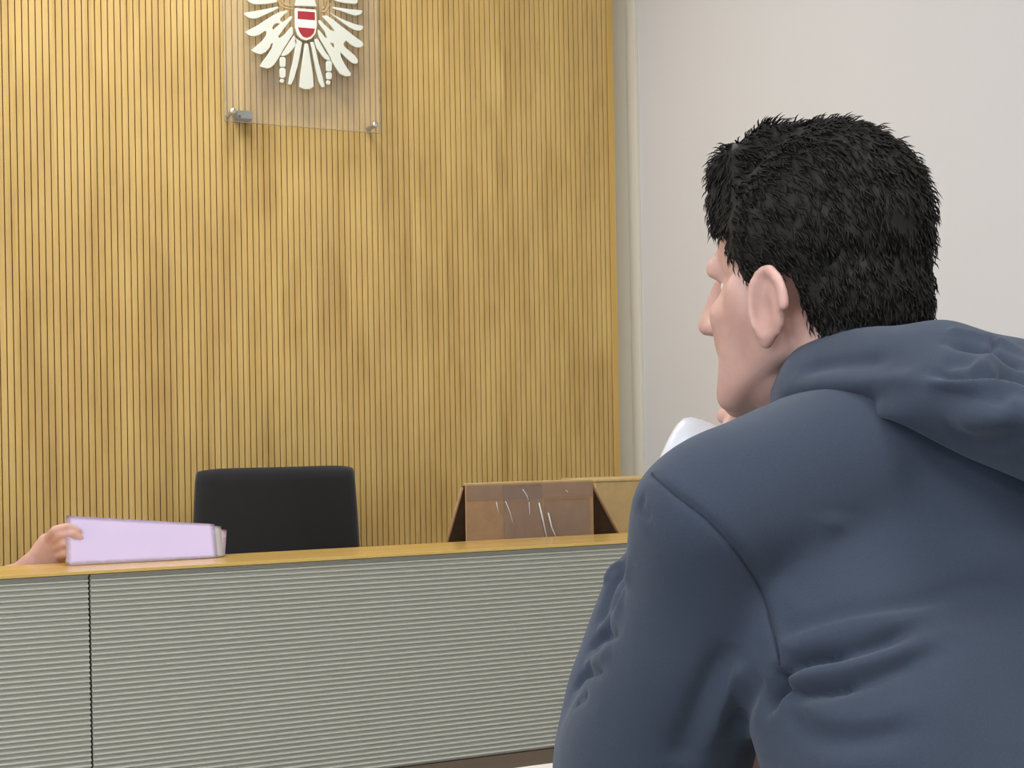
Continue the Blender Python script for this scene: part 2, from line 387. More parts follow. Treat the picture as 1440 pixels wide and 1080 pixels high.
# ------------------------------------------------------------------ cartons on the worktop behind the ledge
def sheet(bm, pts, th):
    """flat board with thickness from its outline"""
    pts = [V(p) for p in pts]; n = (pts[1] - pts[0]).cross(pts[2] - pts[0]).normalized() * th
    a = [bm.verts.new(p) for p in pts]; b = [bm.verts.new(p + n) for p in pts]; k = len(pts)
    bm.faces.new(a[::-1]); bm.faces.new(b)
    for i in range(k): bm.faces.new((a[i], a[(i + 1) % k], b[(i + 1) % k], b[i]))
def cartons():
    zt = .7405; d = 2.86
    tl, tr = Q(655, 682, d), Q(834, 677.5, d); W = tr.x - tl.x; zh = (tl.z + tr.z) / 2; xa, xb = tl.x, tr.x
    t = thing('taped_carton', 'brown cardboard carton with shiny clear tape behind the ledge', 'cardboard box')
    B('front_board', M_CARTON, t, xa, xb, d, d + .006, zt, zh, bev=.0015)
    # rear board leans back and is wider at its foot, its dark colour stands for shade in the side openings
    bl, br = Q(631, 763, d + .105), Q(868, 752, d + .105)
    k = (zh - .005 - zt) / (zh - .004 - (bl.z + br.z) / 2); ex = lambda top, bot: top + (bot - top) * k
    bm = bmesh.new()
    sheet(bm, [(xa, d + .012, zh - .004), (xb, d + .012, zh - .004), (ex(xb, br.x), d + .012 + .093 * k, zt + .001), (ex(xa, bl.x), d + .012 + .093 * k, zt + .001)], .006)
    obj('rear_board', bm, M_SHADEBOARD, t)
    B('top_fold', M_KRAFT, t, xa + .002, xb - .002, d + .0005, d + .014, zh + .0002, zh + .005, bev=.0015)
    def strip(x0, x1, z0, z1, w, seed, lean=0):
        bm = bmesh.new(); nx, nz = 40, 24; g = []
        for j in range(nz + 1):
            r = []
            for i in range(nx + 1):
                x = x0 + (x1 - x0) * i / nx; z = z0 + (z1 - z0) * j / nz; x += lean * j / nz
                q = noise.noise(V((x * 70 + seed, z * 14, seed))) * w + noise.noise(V((x * 220, z * 30, seed + 4))) * w * .4
                r.append(bm.verts.new((x, d - .0016 - w * 1.1 + q, z)))
            g.append(r)
        for j in range(nz):
            for i in range(nx): bm.faces.new((g[j][i], g[j][i + 1], g[j + 1][i + 1], g[j + 1][i]))
        bmesh.ops.solidify(bm, geom=bm.faces[:], thickness=.0002)
        return obj('tape', bm, M_TAPE, t, True)
    W = xb - xa
    strip(xa + .001, xb - .001, zh - .034, zh - .001, .0005, 1.3)
    strip(xa + W * .28, xa + W * .58, zt + .01, zh - .002, .0022, 5.2)
    strip(xa + W * .60, xb - .012, zt + .01, zh - .036, .0011, 9.1)
    bm = bmesh.new()
    tube(bm, [Q(758, 707, d - .006), Q(764, 733, d - .006), Q(769, 757, d - .006)], .0016, 8); tube(bm, [Q(771, 721, d - .006), Q(776, 742, d - .006), Q(782, 756, d - .006)], .0016, 8)
    obj('tape_glint', bm, M_CUP, t, True)  # white tubes standing in for glints on the tape
    for l in ([(711, 705), (717, 720), (722, 738)], [(735, 688), (741, 697), (743, 703)], [(744, 706), (745, 724)], [(796, 689), (799, 693)], [(698, 706), (701, 722)]):
        bm = bmesh.new(); tube(bm, [Q(x, y, d - .0055) for x, y in l], .0008, 6); obj('tape_glint', bm, M_CUP, t, True)
    for a, b, sg in ((xa, bl.x, -1), (xb, br.x, 1)):
        bm = bmesh.new(); tube(bm, [(a + sg * .003, d + .013, zh - .006), (ex(a, b) + sg * .004, d + .015 + .093 * k, zt + .004)], .0035, 8); obj('board_edge', bm, M_CARTON, t, True)
    t2 = thing('kraft_carton', "closed pale kraft carton between the taped box and the man's shoulder", 'cardboard box')
    d2 = d + .225; a = Q(838, 678, d2); b = Q(960, 671, d2); zk = a.z
    B('body', M_KRAFT, t2, a.x, b.x + .05, d2, 3.26, zt, zk, bev=.002)
    B('lid', M_KRAFT, t2, a.x - .003, b.x + .053, d2 - .004, 3.264, zk + .0005, zk + .006, bev=.001)
cartons()

# ------------------------------------------------------------------ coat of arms on a clear plate
def arms():
    dp = DW - .055; t = thing('coat_of_arms', 'silver eagle coat of arms with red white red shield on clear acrylic plate', 'coat of arms')
    def c1(p): return Q(290 + p[0] / 5.333, p[1] / 5.333, dp)
    def c5(p): return Q(310 + p[0] / 10.8, p[1] / 10.8, dp)
    def c6(p): return Q(420 + p[0] / 10.8, p[1] / 10.8, dp)
    bl, br = Q(316.5, 168, dp), Q(535.5, 186, dp); zb = (bl.z + br.z) / 2 - .002; ph = .66
    B('acrylic_plate', M_ACRYL, t, bl.x, br.x, dp, dp + .008, zb, zb + ph)
    for x in (bl.x, br.x - .0): B('plate_edge', M_EDGE, t, x - .0012, x + .0012, dp, dp + .008, zb, zb + ph)
    B('plate_edge', M_EDGE, t, bl.x + .0013, br.x - .0013, dp, dp + .008, zb - .0012, zb)
    def relief(name, polys, depth, m, parent, off=0.0, bev=.0014):
        cu = bpy.data.curves.new('c', 'CURVE'); cu.dimensions = '2D'; cu.fill_mode = 'BOTH'; cu.extrude = depth / 2; cu.bevel_depth = bev; cu.bevel_resolution = 2
        cu.offset = -bev
        for pl in polys:
            s = cu.splines.new('POLY'); s.points.add(len(pl) - 1); s.use_cyclic_u = True
            for q, p in zip(s.points, pl): q.co = (p.x, p.z, 0, 1)
        o = bpy.data.objects.new('c', cu); COL.objects.link(o); me = evaluated(o); bpy.data.objects.remove(o)
        for v in me.vertices: x, y, z = v.co; v.co = (x, dp - off - depth / 2 - bev - z, y)
        me.flip_normals() if hasattr(me, 'flip_normals') else None
        return link(name, me, m, parent)
    sm = lambda f, pl: [f(p) for p in pl]
    L = [[(380, -40), (385, 5), (400, 25), (440, 55), (490, 75), (560, 80), (700, 72), (820, 52), (850, 40), (850, -40)],
         [(345, 205), (500, 180), (640, 155), (760, 130), (850, 112), (885, 128), (800, 175), (700, 222), (600, 268), (540, 292), (470, 298), (410, 280), (370, 250)],
         [(365, 492), (450, 450), (560, 390), (680, 310), (800, 235), (900, 185), (1000, 168), (1018, 188), (960, 235), (905, 285), (895, 318), (930, 345), (985, 310), (1040, 262), (1075, 252), (1078, 290), (1020, 365),
          (950, 455), (900, 525), (868, 562), (885, 588), (940, 555), (1000, 490), (1065, 412), (1090, 430), (1097, 515), (1060, 580), (1010, 660), (955, 748), (925, 800), (890, 865), (850, 930), (810, 990), (760, 1035), (700, 1052), (620, 1032),
          (582, 1010), (640, 930), (700, 850), (770, 745), (785, 665), (765, 672), (735, 740), (680, 800), (600, 840), (530, 822), (470, 788), (458, 768), (540, 700), (620, 635), (675, 565), (692, 520), (685, 486), (660, 482), (640, 500), (580, 545), (500, 566), (430, 552), (385, 522)],
         [(790, 462), (782, 425), (800, 390), (840, 365), (885, 366), (870, 395), (830, 425)]]
    L6 = [[(1110, 545), (1135, 595), (1152, 645), (1136, 702), (1080, 770), (1020, 835), (960, 862), (905, 856), (935, 805), (970, 752), (1020, 675), (1075, 590)]]
    Rr = [[(520, -40), (535, 15), (580, 38), (700, 60), (850, 72), (885, 55), (885, -40)],
          [(510, 112), (600, 125), (760, 148), (950, 165), (958, 190), (930, 230), (850, 252), (760, 225), (640, 180), (515, 145)],
          [(468, 200), (560, 255), (700, 320), (850, 375), (968, 405), (972, 440), (920, 482), (850, 472), (760, 430), (660, 360), (560, 285), (480, 222)],
          [(345, 252), (420, 243), (520, 310), (650, 415), (760, 498), (860, 578), (950, 638), (978, 690), (930, 733), (860, 732), (780, 692), (712, 632), (695, 640), (668, 680), (690, 720), (760, 780), (840, 850), (892, 920), (890, 962), (850, 982), (790, 962),
           (720, 902), (650, 832), (622, 805), (630, 860), (660, 930), (700, 1000), (745, 1070), (785, 1124), (775, 1166), (700, 1172), (610, 1130), (545, 1030), (490, 935), (470, 880), (432, 810), (360, 685), (292, 565), (278, 480), (290, 455), (330, 500), (402, 592), (425, 580), (385, 490), (300, 375), (285, 322), (310, 310), (400, 398), (480, 470), (545, 487), (510, 440), (430, 350), (365, 285)],
          [(470, 655), (520, 672), (535, 742), (500, 715)]]
    R6 = [[(228, 600), (278, 592), (330, 685), (415, 828), (440, 850), (480, 930), (432, 925), (380, 900), (330, 840), (262, 740), (235, 660)]]
    T = [[(655, 285), (690, 305), (715, 322), (702, 400), (682, 500), (655, 595), (632, 640), (606, 636), (622, 560), (648, 450), (663, 350)],
         [(735, 330), (758, 330), (775, 430), (795, 560), (803, 652), (772, 674), (730, 674), (690, 655), (700, 570), (720, 430)],
         [(775, 320), (800, 318), (815, 370), (840, 480), (865, 570), (886, 655), (860, 662), (835, 612), (815, 520), (795, 420), (785, 360)]]
    up = [[(300, -20), (520, -15), (520, -60), (270, -75)], [(310, -110), (520, -75), (520, -120), (290, -175)], [(350, -215), (530, -135), (545, -180), (360, -290)], [(420, -330), (560, -190), (590, -230), (480, -400)]]
    upr = [[(2 * 740 - x, y) for x, y in pl][::-1] for pl in up]
    polys = [sm(c5, p) for p in L] + [sm(c6, p) for p in Rr] + [sm(c1, p) for p in T]
    e = relief('eagle', polys, .004, M_EAGLE, t)
    for pl in (L6, ): relief('feather', [sm(c5, p) for p in pl], .004, M_EAGLE, e)
    relief('feather', [sm(c6, p) for p in R6], .004, M_EAGLE, e)
    for pl in up + upr: relief('feather', [sm(c1, pl)], .004, M_EAGLE, e)
    relief('breast', [sm(c1, [(652, 48), (668, 0), (640, -90), (700, -200), (740, -215), (790, -200), (845, -90), (805, 0), (825, 56)])], .005, M_EAGLE, e, .0005)
    sh = relief('shield', [sm(c1, [(660, 68), (815, 80), (822, 200), (811, 260), (782, 296), (745, 310), (708, 300), (675, 266), (660, 210)])], .007, M_SHWHITE, t, .001, .001)
    relief('red_band', [sm(c1, [(677, 90), (805, 100), (806, 158), (677, 148)])], .001, M_RED, sh, .0098, .0003)
    relief('red_band', [sm(c1, [(679, 212), (806, 223), (795, 258), (772, 281), (745, 290), (715, 280), (692, 250)])], .001, M_RED, sh, .0098, .0003)
    for x0, ys in ((546, ((432, 508), (514, 590), (596, 626))), (893, ((460, 540), (546, 600), (607, 640)))):
        for a, b in ys:
            w = 45 if b - a > 50 else 34
            relief('chain_link', [sm(c1, [(x0 + 8, a), (x0 + w - 8, a), (x0 + w, a + 12), (x0 + w, b - 12), (x0 + w - 8, b), (x0 + 8, b), (x0, b - 12), (x0, a + 12)])], .004, M_EAGLE, e)
    for pl in ([(532, -60), (535, 0), (548, 40), (590, 64), (645, 72)], [(555, -60), (562, 0), (575, 28), (605, 45), (648, 50)], [(935, -60), (930, 0), (918, 50), (890, 88), (862, 92)], [(905, -60), (900, 10), (890, 55), (868, 70)]):
        bm = bmesh.new(); tube(bm, [c1(p) - V((0, .004, 0)) for p in pl], .0022, 8); obj('talon_outline', bm, M_GOLD, e, True)
    for (x, y) in ((327, 157), (527, 176), (327, -120), (527, -120)):
        c = Q(x, y, dp); bm = bmesh.new()
        lathe(bm, [(.001, -.008), (.007, -.008), (.0085, -.006), (.0085, -.0005), (.006, 0), (.006, .0535), (.001, .0535)], c, V((0, 1, 0)), 24); obj('standoff', bm, M_STEEL, t, True)
    a, b = Q(334, 155, dp + .02), Q(355, 170, dp + .02)
    o = B('hanging_bracket', M_GREYMETAL, t, a.x, b.x, dp + .018, DW - .001, min(a.z, b.z) + .004, max(a.z, b.z), bev=.001)
    c = Q(337, 163.5, dp + .018); bm = bmesh.new(); lathe(bm, [(.0005, -.0012), (.0038, -.0012), (.0038, -.0002), (.0005, -.0002)], c, V((0, 1, 0)), 20); obj('screw_head', bm, M_PLASTIC, o, True)
arms()

# ------------------------------------------------------------------ paper held up behind the ledge, and the hand that holds it
def papers():
    d = 2.70
    t = thing('document', 'sheaf of pink lilac paper held up on edge over the ledge', 'document')
    def leaf(name, pts, depth, m, bulge):
        bm = bmesh.new(); nx, nz = 24, 10; tl, tr, br, bl = [Q(*p) for p in pts]; g = []
        for j in range(nz + 1):
            v = j / nz; r = []
            for i in range(nx + 1):
                u = i / nx; p = tl.lerp(tr, u).lerp(bl.lerp(br, u), v); p.y += bulge * math.sin(u * math.pi) * (1 - v) + .002 * math.sin(u * 7)
                r.append(bm.verts.new(p))
            g.append(r)
        for j in range(nz):
            for i in range(nx): bm.faces.new((g[j][i], g[j][i + 1], g[j + 1][i + 1], g[j + 1][i]))
        bmesh.ops.solidify(bm, geom=bm.faces[:], thickness=depth); return obj(name, bm, m, t, True)
    zz = lambda x, dd: (x, 0, dd)
    def bottom(x, dd):                      # lower edge rests on the ledge
        r = ray(x, 700); k = dd / r.y; base = CAM + r * k; base.z = ZL + .0012
        w = base - CAM; Z = w.dot(FW); return (720 + F * w.dot(R2) / Z, CY - F * w.dot(U2) / Z, dd)
    leaf('sheet', [(93, 725, 2.74), (302, 737, 2.74), bottom(305, 2.665), bottom(91, 2.665)], .0015, M_PAPER, -.006)
    leaf('sheet', [(97, 728, 2.748), (311, 740, 2.75), bottom(313, 2.672), bottom(95, 2.672)], .001, M_PAPER2, -.006)
    leaf('sheet', [(100, 730, 2.756), (319, 745, 2.76), bottom(315, 2.68), bottom(99, 2.68)], .001, M_PAPER, -.006)
papers()
def judge():
    """hand, wrist and dark sleeve reaching up from behind the bench"""
    bm = bmesh.new()
    W_ = lambda x, y, Z, r: (P(x, y, Z), r)
    Zp = Q(90, 760, 2.775); Z0 = (Zp - CAM).dot(FW)
    hull(bm, [W_(52, 788, Z0 + .01, .022), W_(66, 762, Z0 - .01, .017), W_(88, 772, Z0 - .012, .013), W_(76, 790, Z0 + .005, .018)])
    chain(bm, [W_(66, 762, Z0 - .01, .012), W_(78, 746, Z0 - .046, .0098), W_(95, 741, Z0 - .052, .0085), W_(110, 747, Z0 - .046, .0072)])
    chain(bm, [W_(70, 766, Z0 - .006, .0115), W_(86, 752, Z0 - .05, .0095), W_(102, 751, Z0 - .055, .0085), W_(114, 758, Z0 - .05, .007)])
    chain(bm, [W_(76, 772, Z0 - .008, .011), W_(92, 764, Z0 - .05, .0092), W_(104, 765, Z0 - .055, .008), W_(113, 771, Z0 - .05, .0068)])
    chain(bm, [W_(80, 782, Z0 - .006, .010), W_(93, 778, Z0 - .042, .0082), W_(102, 780, Z0 - .05, .0072), W_(109, 784, Z0 - .046, .0062)])
    chain(bm, [W_(60, 780, Z0 + .012, .0135), W_(78, 764, Z0 + .03, .0105), W_(98, 758, Z0 + .034, .009), W_(108, 758, Z0 + .033, .0075)])
    chain(bm, [W_(56, 786, Z0 + .008, .024), W_(30, 810, Z0 + .03, .027), W_(-40, 832, Z0 + .10, .034), W_(-130, 840, Z0 + .2, .042)], 3)
    me = melt(bm, .0028, 4); o = link('person', me, M_SKIN, None, True)
    tag(o, 'person behind the bench reaching a hand up to hold the pink paper', 'person')
    bm = bmesh.new()
    chain(bm, [W_(12, 818, Z0 + .045, .032), W_(-40, 832, Z0 + .10, .044), W_(-130, 835, Z0 + .2, .056), W_(-330, 780, Z0 + .38, .07)], 3)
    s = link('sleeve', melt(bm, .006, 6), M_PLASTIC, o, True); s['label'] = 'dark sleeve'
judge()

# ------------------------------------------------------------------ table in front of the man
ZT = .69
def front_table():
    dT = QZ(765, 1074, ZT).y
    t = thing('table', 'white topped narrow table in front of the man in the hoodie', 'table')
    x0, x1 = .25, 1.75; y0 = dT - .34
    bm = bmesh.new(); box(bm, x0, x1, y0, dT, ZT - .025, ZT, bev=.003); obj('tabletop', bm, M_TABLE, t)
    for x in (x0 + .05, x1 - .05):
        for y in (y0 + .05, dT - .05):
            bm = bmesh.new(); tube(bm, [(x, y, .001), (x, y, ZT - .0255)], .018, 16); obj('leg', bm, M_STEEL, t, True)
front_table()

# ------------------------------------------------------------------ the man in the hoodie
def X_(x, y, Z, r): return (P(x, y, Z), r)
YAW = math.radians(25); LEAN = math.radians(28)
def cv(r, u, f): return RT * r + UP * u + FW * f
BL = cv(-math.cos(YAW), 0, -math.sin(YAW)); BF = cv(-math.sin(YAW), 0, math.cos(YAW))
BS = UP * math.cos(LEAN) + BF * math.sin(LEAN); BN = BF * math.cos(LEAN) - UP * math.sin(LEAN)
C7 = P(1370, 600, 1.075)
def T_(l, n, s, r): return (C7 + BL * l + BN * n + BS * s, r)
HC = P(1133, 393, 1.20); HS = .92
HY = math.radians(47); HP = math.radians(4); HR = math.radians(0)
hl0 = cv(-math.cos(HY), 0, -math.sin(HY)); hf0 = cv(-math.sin(HY), 0, math.cos(HY))
HF = hf0 * math.cos(HP) - UP * math.sin(HP); HU = UP * math.cos(HP) + hf0 * math.sin(HP); HL = hl0
def H_(l, f, u, r=None):
    p = HC + (HL * l + HF * f + HU * u) * HS
    return p if r is None else (p, r * HS)
HM = Matrix((HL, HF, HU)).transposed()

SHO = X_(1002, 722, 1.055, .060)
UPARM = [X_(1000, 728, 1.06, .062), X_(986, 850, 1.09, .058), X_(964, 950, 1.125, .070), X_(930, 1040, 1.165, .077), X_(908, 1110, 1.19, .072)]
FOREARM = [X_(878, 1085, 1.215, .062), X_(888, 985, 1.235, .059), X_(900, 900, 1.255, .052), X_(916, 840, 1.28, .046), X_(958, 770, 1.31, .036)]
def man():
    # --- body: head, neck, trunk, arms, hands, legs as one surface
    bm = bmesh.new()
    ellipsoid(bm, H_(0, -.014, .030), tuple(q * HS for q in (.074, .096, .086)), HM)
    ellipsoid(bm, H_(0, .034, -.035), tuple(q * HS for q in (.060, .060, .085)), HM)
    hull(bm, [H_(.048, .005, -.062, .018), H_(-.048, .005, -.062, .018), H_(.022, .074, -.100, .016), H_(-.022, .074, -.100, .016), H_(.05, .03, -.01, .022), H_(-.05, .03, -.01, .022)])
    hull(bm, [H_(0, .082, -.104, .017), H_(.012, .078, -.10, .014), H_(-.012, .078, -.10, .014)])
    hull(bm, [H_(.030, .070, .018, .016), H_(-.030, .070, .018, .016)])
    hull(bm, [H_(0, .092, .012, .007), H_(0, .112, -.028, .010), H_(0, .086, -.03, .012)])
    for s in (1, -1):
        hull(bm, [H_(s * .012, .098, -.032, .008), H_(0, .106, -.032, .008)], 2)
        hull(bm, [H_(s * .038, .062, -.026, .018), H_(s * .050, .03, -.024, .018), H_(s * .03, .066, -.05, .014)])
        hull(bm, [H_(s * .016, .083, -.0615, .007), H_(0, .091, -.060, .007)], 2); hull(bm, [H_(s * .014, .082, -.073, .007), H_(0, .089, -.074, .0075)], 2)
        # ear
        er = HM @ Matrix.Rotation(s * .35, 3, 'Z')
        ellipsoid(bm, H_(s * .079, -.012, -.031), tuple(q * HS for q in (.007, .017, .029)), er, 3)
        rim = []
        for k in range(11):
            a = math.radians(-60 + 250 * k / 10); rim.append((H_(s * (.083 + .007 * (math.cos(a) < 0)), -.012 + .019 * math.cos(a), -.029 + .031 * math.sin(a)), .0048))
        chain(bm, rim, 2); hull(bm, [H_(s * .078, -.004, -.057, .008), H_(s * .078, -.002, -.063, .006)], 2)
    hull(bm, [H_(0, -.03, -.055, .054), (C7 + BN * .055 + BS * -.01, .052)])
    hull(bm, [T_(.11, .095, -.06, .03), T_(-.13, .09, -.06, .03), T_(0, .09, -.02, .035), T_(.08, .15, -.2, .06), T_(-.09, .125, -.2, .07)])
    hull(bm, [T_(.08, .15, -.2, .06), T_(-.09, .14, -.2, .06), T_(.02, .14, -.5, .06), T_(-.075, .13, -.5, .075)])
    chain(bm, [(p, r * .72) for p, r in UPARM], 3); chain(bm, [(p, r * .68) for p, r in FOREARM], 3)
    # left hand round the cup
    wr = FOREARM[-1][0]; hullpts = [(wr, .026), X_(985, 705, 1.325, .022), X_(1010, 655, 1.33, .02), X_(975, 690, 1.335, .018)]
    hull(bm, hullpts)
    chain(bm, [X_(1012, 652, 1.33, .0125), X_(1024, 615, 1.338, .0105), X_(1034, 585, 1.36, .0098), X_(1018, 585, 1.39, .0085)])
    chain(bm, [X_(1008, 662, 1.325, .0125), X_(1030, 628, 1.335, .0105), X_(1044, 590, 1.355, .0098), X_(1030, 583, 1.385, .0085)])
    chain(bm, [X_(1000, 675, 1.325, .012), X_(1022, 648, 1.345, .0105), X_(1018, 634, 1.385, .009), X_(998, 638, 1.40, .008)])
    chain(bm, [X_(992, 690, 1.325, .0115), X_(1012, 672, 1.348, .0095), X_(1008, 660, 1.38, .0085), X_(992, 662, 1.395, .0075)])
    chain(bm, [X_(980, 705, 1.335, .014), X_(962, 690, 1.35, .0115), X_(958, 668, 1.36, .0095)])
    # right arm folded across on the table
    rs = T_(-.19, .06, -.05, .05)
    re = P(1330, 1180, 1.36); rw = P(1112, 1072, 1.33)
    chain(bm, [(rs[0], .048), (re, .042), (rw, .03)], 3)
    hull(bm, [(rw, .024), X_(1072, 1062, 1.325, .02), X_(1066, 1084, 1.33, .018)])
    for k, (x, y) in enumerate(((1030, 1044), (1022, 1062), (1020, 1080), (1024, 1098))):
        chain(bm, [X_(1070, 1060 + 8 * k, 1.322, .0115), X_((1070 + x) / 2 - 2, (1058 + y) / 2 - 3 + 4 * k, 1.30, .0098), X_(x, y, 1.32, .008)])
    chain(bm, [X_(1084, 1075, 1.31, .013), X_(1062, 1052, 1.285, .011), X_(1042, 1042, 1.29, .009)])
    # legs
    hipc = C7 + BN * .1 + BS * -.62
    kn = {}
    for s in (1, -1):
        hp = hipc + BL * s * .1; hp.z = .53; k_ = hp + BF * .40 + BL * s * .06; k_.z = .50; an = k_ + BF * .03; an.z = .09
        kn[s] = (hp, k_, an); chain(bm, [(hp, .085), (k_, .055), (an, .04)], 3); hull(bm, [(an - UP * .04, .036), (an - UP * .055 + BF * .16, .026)])
    hull(bm, [(hipc + UP * 0, .1), (kn[1][0], .09), (kn[-1][0], .09), T_(.02, .14, -.5, .06), T_(-.075, .13, -.5, .075)])
    me = melt(bm, .0032, 6)
    # eye sockets, mouth line
    co, nr = arr(me)
    loc = (co - np.array(HC[:])) @ np.array(HM) / HS
    for s in (1, -1):
        d2 = ((loc[:, 0] - s * .031) / .015) ** 2 + ((loc[:, 2] - .000) / .011) ** 2; m = (loc[:, 1] > .04)
        co -= nr * (.007 * np.exp(-d2) * m)[:, None]
        de = np.linalg.norm((loc - np.array((s * .090, -.006, -.033))) / np.array((.012, .009, .014)), axis=1); co -= nr * (.006 * np.exp(-de ** 2))[:, None]
    put(me, co)
    body = link('person', me, M_SKIN, None, True)
    tag(body, 'man in a slate blue hooded sweatshirt seen from behind with a white cup', 'person')
    for s in (1, -1):
        bm = bmesh.new(); ellipsoid(bm, H_(s * .030, .058, .0), (.0115, .0115, .0115), None, 3); obj('eye', bm, M_CUP, body, True)
        bm = bmesh.new(); ellipsoid(bm, H_(s * .030, .0662, .0), (.005, .0045, .005), HM, 3); obj('iris', bm, M_PLASTIC, body, True)
    # --- hair: a cap over the scalp with strands
    bm = bmesh.new()
    ellipsoid(bm, H_(0, -.020, .040), tuple(q * HS for q in (.083, .102, .100)), HM, 5)
    ellipsoid(bm, H_(0, -.058, -.020), tuple(q * HS for q in (.068, .056, .074)), HM, 4)
    hull(bm, [H_(.046, .048, .106, .016), H_(-.046, .048, .106, .016), H_(.04, .0, .124, .016), H_(-.04, .0, .124, .016), H_(.048, .05, .06, .014), H_(-.048, .05, .06, .014), H_(0, .03, .108, .02)])
    hm = melt(bm, .004, 18)
    co, nr = arr(hm); loc = (co - np.array(HC[:])) @ np.array(HM) / HS
    bmh = bmesh.new(); bmh.from_mesh(hm); bmh.verts.ensure_lookup_table(); kill = []
    for v in bmh.verts:
        l, f, u = loc[v.index]; al = abs(l)
        line = .050 + .010 * math.cos(l * 40)                       # forehead hairline height
        side = -.012 if f < .028 else -.012 + (f - .028) * 1.7      # temple line
        if f > .046: keep = u > line
        elif f > .012: keep = u > (-.045 if f < .030 else side + .02)  # sideburn
        elif f > -.027: keep = u > -.004 if al > .05 else u > -.03    # above the ear
        else: keep = u > -.090 - .004 * math.sin(l * 90)             # nape
        if not keep: kill.append(v)
    bmesh.ops.delete(bmh, geom=kill, context='VERTS')
    for e_ in range(3): bmesh.ops.smooth_vert(bmh, verts=[v for v in bmh.verts if v.is_boundary], factor=.5, use_axis_x=True, use_axis_y=True, use_axis_z=True)
    for v in bmh.verts:
        q = HM.transposed() @ (v.co - HC) / HS; n_ = noise.fractal(V((q.x * 90, q.y * 45, q.z * 40)), 1, 2, 3); v.co += v.normal * (.0035 * n_)
    # strands combed down and back
    fs = [f for f in bmh.faces]; random.seed(3); strands = []
    for k in range(8500):
        f = fs[random.randrange(len(fs))]; p = f.calc_center_median(); n = f.normal.copy()
        q = HM.transposed() @ (p - HC) / HS
        flow = -HU * (.6 + max(0, -q.y) * 6) - HF * (.5 + q.z * 4) + HL * (q.x * 6) if q.y < .03 else -HU * .9 + HF * .25 + HL * (q.x * 5)
        flow = flow - n * flow.dot(n)
        if flow.length < 1e-4: continue
        flow.normalize(); flow = (flow + V((random.gauss(0, .22), random.gauss(0, .22), random.gauss(0, .22)))).normalized()
        strands.append((p - n * .001, n, flow, random.uniform(.009, .017)))
    for p, n, fl, ln in strands:
        side = n.cross(fl).normalized() * .0009; a = p; b = p + fl * ln * .55 + n * .0026; c = p + fl * ln + n * .0018
        v = [bmh.verts.new(x) for x in (a + side, a - side, a + n * .0008, b + side * .8, b - side * .8, b + n * .001, c)]
        for q3 in ((0, 3, 4, 1), (1, 4, 5, 2), (2, 5, 3, 0)): bmh.faces.new([v[i] for i in q3])
        for q3 in ((3, 6, 4), (4, 6, 5), (5, 6, 3)): bmh.faces.new([v[i] for i in q3])
    bmesh.ops.solidify(bmh, geom=[f for f in fs if f.is_valid], thickness=.004)
    o = obj('hair', bmh, M_HAIR, body, True)
    # --- hooded sweatshirt
    bm = bmesh.new()
    neck = C7 + BN * .05 + BS * .01
    hull(bm, [SHO, X_(1140, 632, 1.135, .050), X_(1105, 760, 1.12, .07), (neck, .075)])
    hull(bm, [X_(1140, 632, 1.135, .050), (neck, .075), T_(-.19, .06, -.05, .062), T_(-.1, .06, -.12, .09), X_(1150, 780, 1.115, .085), T_(0, .045, -.1, .07)])
    hull(bm, [X_(1105, 760, 1.12, .07), X_(1150, 780, 1.115, .085), T_(-.1, .06, -.12, .09), T_(.098, .10, -.22, .092), T_(-.13, .105, -.25, .11), T_(0, .06, -.15, .07), T_(0, .075, -.27, .085)])
    hull(bm, [T_(.098, .10, -.22, .092), T_(-.13, .105, -.25, .11), T_(0, .075, -.27, .085), T_(.015, .12, -.52, .10), T_(-.115, .12, -.52, .10), T_(0, .09, -.5, .1)])
    hull(bm, [T_(.015, .12, -.52, .10), T_(-.115, .12, -.52, .10), T_(.015, .11, -.60, .10), T_(-.10, .11, -.60, .10)])
    hull(bm, [X_(1140, 632, 1.135, .050), X_(1105, 760, 1.12, .07), X_(1150, 780, 1.115, .085), T_(0, .06, -.15, .07), T_(0, .075, -.27, .085), T_(.098, .10, -.22, .092), T_(-.1, .06, -.12, .09)])
    hull(bm, [SHO, UPARM[0]]); chain(bm, UPARM, 3); hull(bm, [UPARM[-1], FOREARM[0], UPARM[-2]]); chain(bm, FOREARM, 3)
    hull(bm, [(rs[0], .064), (re, .058)]); hull(bm, [(re, .058), (rw, .042)])
    me = melt(bm, .0055, 28)
    cloth_noise(me, .0045, 9, 3)
    o = bpy.data.objects.new('t', me); COL.objects.link(o); sd = o.modifiers.new('s', 'SUBSURF'); sd.levels = 1; me2 = evaluated(o); bpy.data.objects.remove(o)
